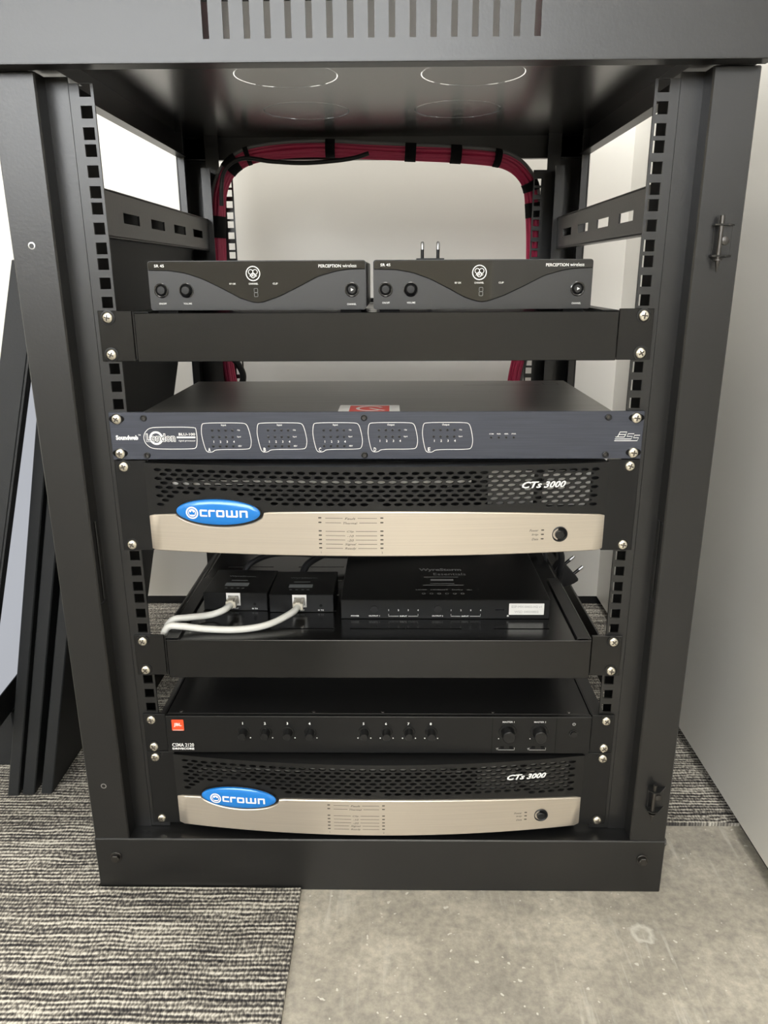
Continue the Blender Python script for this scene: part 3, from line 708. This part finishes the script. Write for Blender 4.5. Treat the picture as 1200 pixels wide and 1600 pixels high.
    g = B(); g.lathe([(7.4, 0), (7.4, 0.8), (6.6, 1.2), (5.8, 0.6)], (xc, yy, zc_), 'y-', 32, False); o = g.build('power_button_ring', 'plastic_black', t, True)
    g = B(); g.lathe([(6.0, 0.1), (6.0, 0.3)], (xc, yy, zc_), 'y-', 24); g.build('recess', 'deep_black', o)
    g = B(); g.lathe([(4.4, 0.2), (4.3, 2.6), (3.6, 3.3), (0, 3.2)], (xc, yy, zc_), 'y-', 24); g.build('power_button', 'plastic_black', o, True)
    return t
amp1 = amplifier(); amp2 = dup(amp1, (0, 0, -7*44.45)); amp2['label'] = 'lower two-unit power amplifier at the very bottom of the rack'

# ------------------------------------------------------------------ mixer amplifier (U3)
z0 = 2*44.45
mx = thing('mixer_amplifier', (0, 100, z0), 'black one-unit mixer amplifier with ten round knobs and orange logo', 'mixer')
b = B(); b.box(-217.2, 217.3, -6, -0.2, z0+1.0, z0+43.6, 0.5); b.build('front_panel', 'device_black', mx)
b = B(); b.box(-216.5, 216.5, 0, 232, z0+1.2, z0+43.3, 0.5); b.build('housing', 'device_black', mx)
for i in range(9): B().box(150+i*6.3, 153+i*6.3, 74, 110, z0+43.3, z0+43.7).build('lid_vent', 'deep_black', mx)
for sx in (-1, 1):
    b = B(); b.box(sx*218, sx*241.3, -3, -0.4, z0+0.4, z0+44, 0.4); b.build('mounting_ear', 'device_black', mx)
    b = B(); b.box(sx*218, sx*220, -1, 110, z0+2, z0+42); b.build('ear_bracket', 'device_black', mx)
    for k in (0, 2): screw(mx, sx*232.6, -3, U(3, k))
g = B(); g.prism(rrect(-211, -198.7, 115.9, 128.6, 0.6, 2), 'xz', -6.4, -6.0); lg = g.build('logo_plate', 'logo_orange', mx); lab(lg, 'orange square logo plate')
g = B(); g.text('JBL', -204.9, 122.6, 4.6, 8.0, -6.5, bold=0.03); g.ribbon([(-210.2, 116.6), (-199.4, 116.6)], -6.5, 0.5, closed=False); g.build('lettering', 'sticker_white', lg)
KX = (-137.6, -114.8, -91.8, -69.2, -13.9, 9.0, 31.9, 54.6)
g = B(); g.text('CSMA 2120', -201.3, 98.8, 4.2, 22.5, -6.12, bold=0.012); g.text('DRIVECORE', -201.3, 94.4, 2.4, 22.5, -6.12, bold=0.04)
for i, x in enumerate(KX):
    g.text(str(i+1), x-0.6, 124.5, 3.0, None, -6.12, bold=0.03)
    g.lathe([(0.7, 0), (0.7, 0.1)], (x+6.6, -6, 107.6), 'y-', 8)
    if i > 3: g.lathe([(0.7, 0), (0.7, 0.1)], (x-6.6, -6, 107.6), 'y-', 8)
for x, s_ in ((132.6, 'MASTER 1'), (164.7, 'MASTER 2')):
    g.text(s_, x+0.3, 127.0, 1.9, 12, -6.12, bold=0.01); g.text('T', x-10.4, 95.2, 2.0, None, -6.12); g.lathe([(0.6, 0), (0.6, 0.1)], (x-9.0, -6, 107.4), 'y-', 8)
    g.ribbon([(x-9.3, 96.8), (x-9.3, 94.2), (x+7.6, 94.2), (x+7.6, 96.8)], -6.12, 0.35, closed=False)
g.ribbon([(199.5+1.4*math.cos(math.radians(a)), 124.6+1.4*math.sin(math.radians(a))) for a in range(120, 421, 20)], -6.12, 0.35, closed=False); g.ribbon([(199.5, 124.6), (199.5, 126.4)], -6.12, 0.35, closed=False)
g.build('lettering', 'print_white', mx)
def knob(x, z, R_, L_, base):
    g = B(); g.lathe([(base, 0), (base-0.4, 0.7), (R_+0.2, 0.8)], (x, -6, z), 'y-', 28); o = g.build('knob', 'device_black', mx, True)
    g = B(); g.lathe([(R_, 0.6), (R_*0.93, L_-0.8), (R_*0.82, L_), (0, L_-0.1)], (x, -6, z), 'y-', 28); g.build('grip', 'plastic_black', o, True)
    return o
for x in KX: knob(x, 114.6, 4.4, 10, 6.2)
for x in (132.6, 164.7):
    knob(x, 115.2, 7.0, 11, 9.2)
    for q in (-5.2, 4.2):
        g = B(); g.box(x+q-2, x+q+2, -6.8, -6, 95.6, 98.4, 0.3); g.build('tone_switch', 'deep_black', mx)
g = B(); g.lathe([(4.6, 0), (4.4, 0.8), (3.4, 0.9), (3.2, 2.4), (0, 2.6)], (199.6, -6, 113.5), 'y-', 22); g.build('power_button', 'plastic_black', mx, True)
g = B(); g.box(116.6, 117.1, -6.1, -6, z0+1.5, z0+43); g.box(181.6, 182.1, -6.1, -6, z0+1.5, z0+43); g.build('panel_joints', 'deep_black', mx)
g = B()
for x in (-203, -66, 5, 118, 196): g = B(); g.lathe([(2.0, 0), (1.6, 0.5), (0, 0.6)], (x, 4, z0+43.3), 'z+', 12); g.build('lid_screw', 'bolt_dark', mx)

# ------------------------------------------------------------------ boxes on the lower shelf
TZ = 4*44.45+40.2
def extender(x0, wd, y0, rot, label):
    t = thing('video_extender', (x0+wd/2, y0+30, TZ), label, 'extender', 'small black extender boxes on the lower shelf')
    H = 20.5; Mx = Matrix.Translation((x0, y0, 0)) @ Matrix.Rotation(math.radians(rot), 4, 'Z')
    def bd(g, nm, m, par=t, sm=False): g.xf(Mx); return g.build(nm, m, par, sm)
    bd(B().box(0, wd, 0, 66, TZ+0.1, TZ+H, 0.6), 'housing', 'device_black')
    g = B(); jx = wd*0.47
    g.plate('xz', jx-7.5, jx+7.5, TZ+6.0, TZ+20.3, -0.4, 0, [(jx-5.6, jx+5.6, TZ+8.3, TZ+17.3)]); jk = bd(g, 'network_jack', 'sticker_white')
    bd(B().box(jx-5.6, jx+5.6, -0.1, 0.0, TZ+8.3, TZ+17.3), 'socket', 'bolt_dark', jk)
    bd(B().lathe([(1.6, 0), (1.6, 0.2)], (wd*0.80, 0, TZ+7.8), 'y-', 14), 'infrared_socket', 'deep_black')
    g = B(); g.text('UTP OUT', jx+0.3, TZ+2.6, 1.5, 9.6, -0.45, bold=0.02); g.text('IR TX', wd*0.80, TZ+2.6, 1.5, 6.2, -0.15, bold=0.02); bd(g, 'lettering', 'print_white')
    g = B(); z = TZ+H+0.1; c = wd*0.46
    g.text('WyreStorm', c+0.5, 46, 5.0, 30, z, 'xy', bold=0.02); g.box(c-9, c+9, 33.5, 35.5, z, z+.05); g.box(c-13, c+12.5, 18.5, 27.5, z, z+.05)
    for q in (-10, -3.5, 3, 8.5): g.box(c+q-1.4, c+q+1.4, 12, 13.6, z, z+.05)
    bd(g, 'lid_lettering', 'print_dim')
    return t
ex1 = extender(-187.5, 69, 66, -2.2, 'left small black extender box with white cable plugged in')
ex2 = extender(-116.0, 68.5, 60, 0, 'second small black extender box beside the wide switcher box')
mt = thing('matrix_switcher', (70, 90, TZ), 'wide flat black video switcher box with white serial sticker', 'switcher')
X0, X1, Y0, H = -38.8, 178.5, 44, 21.5
B().box(X0, X1, Y0, Y0+140, TZ+0.1, TZ+H, 0.6).build('housing', 'device_black', mt)
B().prism(rrect(136.5-0.4, 172.4, TZ+4.9, TZ+17.6, 0.5, 2), 'xz', Y0-0.12, Y0).build('serial_sticker', 'sticker_white', mt)
g = B(); g.text('ESP-MX-0402-H2 v1', 154.3, TZ+14, 2.5, 31, Y0-0.2); g.text('WSD 04020802', 154.3, TZ+8.3, 2.5, 25, Y0-0.2); g.build('sticker_print', 'print_grey', mt)
for x in (-4, 62):
    g = B(); g.lathe([(3.9, 0), (3.7, 0.8), (0, 0.9)], (x, Y0, TZ+11.2), 'y-', 20); g.build('select_button', 'plastic_black', mt, True)
g = B(); g.box(122, 131, Y0-0.1, Y0, TZ+9.5, TZ+11.5); g.build('infrared_window', 'gloss_black', mt)
g = B(); yy = Y0-0.15
g.text('POWER', -24, TZ+3.5, 1.5, 8.4, yy, bold=0.03); g.text('OUTPUT 1', -4, TZ+3.5, 1.5, 11.5, yy, bold=0.03); g.text('OUTPUT 2', 62, TZ+3.5, 1.5, 11.5, yy, bold=0.03); g.text('IR', 135.4, TZ+3.6, 1.9, None, yy, bold=0.03)
for c, x0 in ((26.5, 11), (90.8, 76)):
    g.text('INPUT', c, TZ+3.2, 1.5, 7.4, yy, bold=0.03)
    for i in range(4): g.text(str(i+1), x0+10.2*i, TZ+10, 1.9, None, yy, bold=0.03)
    g.ribbon([(x0, TZ+5.6), (x0, TZ+3.2), (c-5, TZ+3.2)], yy, 0.35, closed=False); g.ribbon([(c+5, TZ+3.2), (x0+30.6, TZ+3.2), (x0+30.6, TZ+5.6)], yy, 0.35, closed=False)
g.build('lettering', 'print_white', mt)
g = B(); z = TZ+H+0.1
g.text('WyreStorm', 69, 128, 10, 48, z, 'xy', bold=0.03); g.text('Essentials', 79, 115.5, 7, 36, z, 'xy', bold=0.0); g.box(57, 82, 96, 100.5, z, z+.05); g.box(50, 88, 106, 107, z, z+.05)
g.box(56, 82, 87.5, 88.5, z, z+.05); g.box(48, 92, 83, 84, z, z+.05)
g.text('HDMI   HDBaseT   Dolby   dts', 70, 70.5, 3.6, 60, z, 'xy', bold=0.02)
for q in range(6): g.ribbon([(48+q*8.2+1.6*math.cos(a), 60.5+2.0*math.sin(a)) for a in [2*math.pi*i/6 for i in range(6)]], z, 0.7, 'xy')
g.build('lid_lettering', 'print_grey', mt)
# white patch cables
def patch(pts, label, jack):
    t = thing('patch_cable', pts[0], label, 'cable', 'white network patch cables')
    B().tube(pts, 3.5, 12, 8).build('cable', 'cable_white', t, True)
    x, y_, z = jack
    g = B(); g.box(x-5.3, x+5.3, y_-15, y_+1, z-3.6, z+3.6, 0.5); pl = g.build('plug', 'clear_plug', t)
    g = B(); g.box(x-2.6, x+2.6, y_-15, y_-2, z+3.7, z+4.9, 0.3); g.build('latch_tab', 'clear_plug', pl)
    return t
j1 = (-187.5+0.47*69*0.999, 66-1.2, TZ+12.9); j2 = (-116+0.47*68.5, 60, TZ+12.9)
patch([(j1[0], j1[1]-13, j1[2]), (j1[0]-6, j1[1]-24, j1[2]-2), (-176, 41, TZ+5.5), (-196, 31, TZ+7.2), (-210, 26, TZ+7), (-219, 30, TZ-6), (-223, 55, TZ-30), (-224, 120, TZ-60), (-226, 180, TZ-90)], 'upper white network cable running from the left extender box', j1)
patch([(j2[0], j2[1]-13, j2[2]), (j2[0]-6, j2[1]-24, j2[2]-3), (-112, 19, TZ+5), (-140, 11, TZ+3.6), (-172, 11, TZ+4.2), (-196, 11, TZ+7), (-210, 11, TZ+6.6), (-217.5, 16, TZ-8), (-217, 46, TZ-38), (-217, 110, TZ-70), (-217, 170, TZ-100)], 'lower white network cable looping from the second extender box', j2)

# ------------------------------------------------------------------ plugs and black leads
def europlug(M_, label, cable_pts):
    t = thing('mains_plug', tuple(M_.translation), label, 'plug', 'black two-pin mains plugs')
    g = B()
    g.prism([(-18, 0), (18, 0), (17, -12), (9, -30), (5, -38), (-5, -38), (-9, -30), (-17, -12)], 'xz', -7.5, 7.5)
    bmesh.ops.bevel(g.bm, geom=list(g.bm.edges), offset=1.6, segments=2, affect='EDGES')
    g.xf(M_).build('plug_body', 'cable_black', t, True)
    for x in (-9.5, 9.5):
        g = B(); g.lathe([(2.0, 0), (2.0, 10)], (x, 0, 0), 'z+', 12); o = g.xf(M_).build('pin', 'plastic_black', t, True)
        g = B(); g.lathe([(2.1, 10), (2.1, 17.5), (1.2, 19), (0, 19.2)], (x, 0, 0), 'z+', 12); g.xf(M_).build('pin_tip', 'edge_metal', o, True)
    a = M_ @ Vector((0, 0, -37)); a2 = M_ @ Vector((0, 0, -48))
    B().tube([a, a2]+[Vector(p) for p in cable_pts], 2.7, 8, 8).build('lead', 'cable_black', t, True)
    return t
europlug(Matrix.Translation((60.5, 290, 580.5)) @ Matrix.Rotation(0.08, 4, 'Z'), 'black mains plug with pins up behind the right receiver', [(60, 296, 532.5), (40, 300, 532.2), (0, 280, 532.2), (-30, 290, 532.2)])
Mp = Matrix.Translation((235, 205, 211)) @ Matrix.Rotation(math.radians(48), 4, 'Y') @ Matrix.Rotation(math.radians(8), 4, 'Z') @ Matrix.Diagonal((1, 1, 0.8, 1))
europlug(Mp, 'black mains plug lying beside the lower shelf with pins outward', [(206, 222, 229), (180, 235, 227), (150, 250, 224), (100, 258, 222), (40, 266, 221)])
def lead(pts, rad, label, cat='cable', nm='power_lead', m='cable_black'):
    b = B(); b.tube(pts, rad, 10, 10); return tag(b.build(nm, m, None, True, org=pts[0]), label, cat, 'black leads behind the equipment')
lead([(-160, 139, TZ+8), (-150, 150, TZ+22), (-120, 170, TZ+26), (-60, 190, TZ+16), (20, 215, TZ+6)], 3.4, 'black lead coming out behind the left extender box')
lead([(-90, 132, TZ+8), (-80, 150, TZ+24), (-30, 190, TZ+30), (60, 200, TZ+28), (130, 205, TZ+26), (200, 240, TZ+8)], 4.2, 'thick black lead arching behind the wide switcher box')
lead([(150, 190, TZ+10), (175, 200, TZ+30), (204, 193, TZ+34), (220, 190, TZ+18), (221, 200, TZ-20), (219, 220, TZ-60)], 3.8, 'black lead curling over the right end of the lower shelf')
lead([(-238, 523, 660), (-232, 524, 705), (-205, 526, 724), (-160, 527, 720), (-110, 528, 718), (-50, 530, 723), (-20, 533, 731)], 3.0, 'thin black lead under the left end of the red bundle', nm='thin_lead')
lead([(-236, 522, 440), (-226, 520, 428), (-220, 520, 412), (-224, 520, 396), (-236, 522, 380)], 5.0, 'black lead curled at the foot of the red bundle', nm='curled_lead')

# ------------------------------------------------------------------ red cable bundle round the rear rails
bun = thing('cable_bundle', (0, 552, 740), 'bundle of red cables with black straps arching over the rear opening', 'cables')
path = [(-243, 540, 380), (-249, 541, 424), (-252, 541, 500), (-252, 541, 571), (-249, 541, 640), (-243, 541, 682), (-229, 542, 710), (-208, 544, 726), (-180, 546, 734), (-130, 548, 739), (-77, 549, 740), (-20, 549, 737), (41, 549, 734), (108, 550, 731), (165, 554, 727), (192, 560, 720), (212, 567, 706), (225, 571, 686), (231, 572, 650), (234, 572, 600), (234, 572, 540), (226, 568, 470), (219, 564, 432), (213, 562, 402), (206, 560, 350)]
sp = spline([Vector(p) for p in path], 8)
offs = [(6.3*math.cos(a), 6.3*math.sin(a)) for a in [2*math.pi*i/7 for i in range(7)]] + [(0, 0), (3.2, 8.8)]
for i, (du, dv) in enumerate(offs):
    pts = []
    for k, p in enumerate(sp):
        t_ = (sp[min(k+1, len(sp)-1)]-sp[max(k-1, 0)]).normalized(); yv = Vector((0, 1, 0)); n_ = t_.cross(yv).normalized(); yv = n_.cross(t_)
        ph = 0.5*math.sin(k*0.21+i*1.9); pts.append(p + n_*(-(dv+ph)) + yv*(du*0.8+0.5*math.cos(k*0.17+i)))
    B().tube(pts, 3.0, 7).build('red_cable', 'cable_red', bun, True)
pts = []
for k, p in enumerate(sp):
    t_ = (sp[min(k+1, len(sp)-1)]-sp[max(k-1, 0)]).normalized(); n_ = t_.cross(Vector((0, 1, 0))).normalized(); pts.append(p + n_*9.6 + Vector((0, -3, 0)))
lab(B().tube(pts, 2.7, 7).build('grey_cable', 'cable_grey', bun, True), 'single grey cable on the outside')
def near(x, z): return min(range(len(sp)), key=lambda k: (sp[k].x-x)**2+(sp[k].z-z)**2)
for x, z, ln in ((-251, 632, 2), (-222, 716, 3), (-200, 731, 1), (-75, 740, 1), (41, 734, 1), (108, 731, 1), (168, 726, 1), (224, 690, 2), (231, 655, 2)):
    k = near(x, z); seg = sp[max(0, k-ln):k+ln+1]
    B().tube([p+Vector((0, -1, 0)) for p in seg], 13.0, 14).build('strap', 'strap_black', bun, True)

# ------------------------------------------------------------------ black boards leaning into the side of the rack
def board(xl, xr, y0, y1, top, label, k=0.216):
    b = B(); z0_ = FL+4.5; c = lambda x, z: (x + k*(z-z0_), z)
    b.prism([c(xl, z0_), c(xr, z0_), c(xr, top), c(xl, top)], 'xz', y0, y1)
    bmesh.ops.bevel(b.bm, geom=list(b.bm.edges), offset=1.2, segments=1, affect='EDGES')
    return tag(b.build('leaning_board', 'board_black', None, org=((xl+xr)/2, (y0+y1)/2, z0_)), label, 'board', 'black boards leaning on the left of the rack')
board(-433, -418.5, 131, 482, 644, 'black board leaning nearest the rack side')
board(-456, -440.5, 129, 478, 644, 'middle of the three black leaning boards')
board(-473.5, -459.5, 126, 470, 644, 'outermost of the three black boards, touching the display screen')
# display leaning outside them
tv = thing('display_screen', (-480, 60, FL+4.5), 'flat display leaning beside the black boards with glossy screen, its pale glow standing in for a reflection', 'display')
lean_, yaw_, spin_ = 0.239, 0.108, -0.053
nn_ = Vector((math.cos(lean_)*math.cos(yaw_), math.cos(lean_)*math.sin(yaw_), -math.sin(lean_)))
uu = Vector((-math.sin(yaw_), math.cos(yaw_), 0)); vv = nn_.cross(uu)
u2 = uu*math.cos(spin_)+vv*math.sin(spin_); v2 = -uu*math.sin(spin_)+vv*math.cos(spin_); o0 = Vector((-447.9, 87.1, 79.5)) - nn_*5.5
Mt = Matrix(((u2.x, v2.x, nn_.x, o0.x), (u2.y, v2.y, nn_.y, o0.y), (u2.z, v2.z, nn_.z, o0.z), (0, 0, 0, 1)))
b = B(); b.plate('xy', -15.7, 500, -50, 505, -2, 0, [(0, 485, 0, 490)]); b.xf(Mt).build('bezel', 'board_black', tv)
b = B(); b.box(-15.7, 500, -50, 505, -28, -2.2, 1.0); b.xf(Mt).build('back_cover', 'board_black', tv)
b = B(); b.box(0, 485, 0, 490, -2, -1.2); b.xf(Mt).build('glass', 'screen_reflection_glow', tv)
b = B(); b.box(-560, -486, 190, 330, FL+4.6, 14, 2)
tag(b.build('wooden_block', 'board_black', None, org=(-520, 260, FL+4.5)), 'low black block on the carpet under the leaning display', 'block')
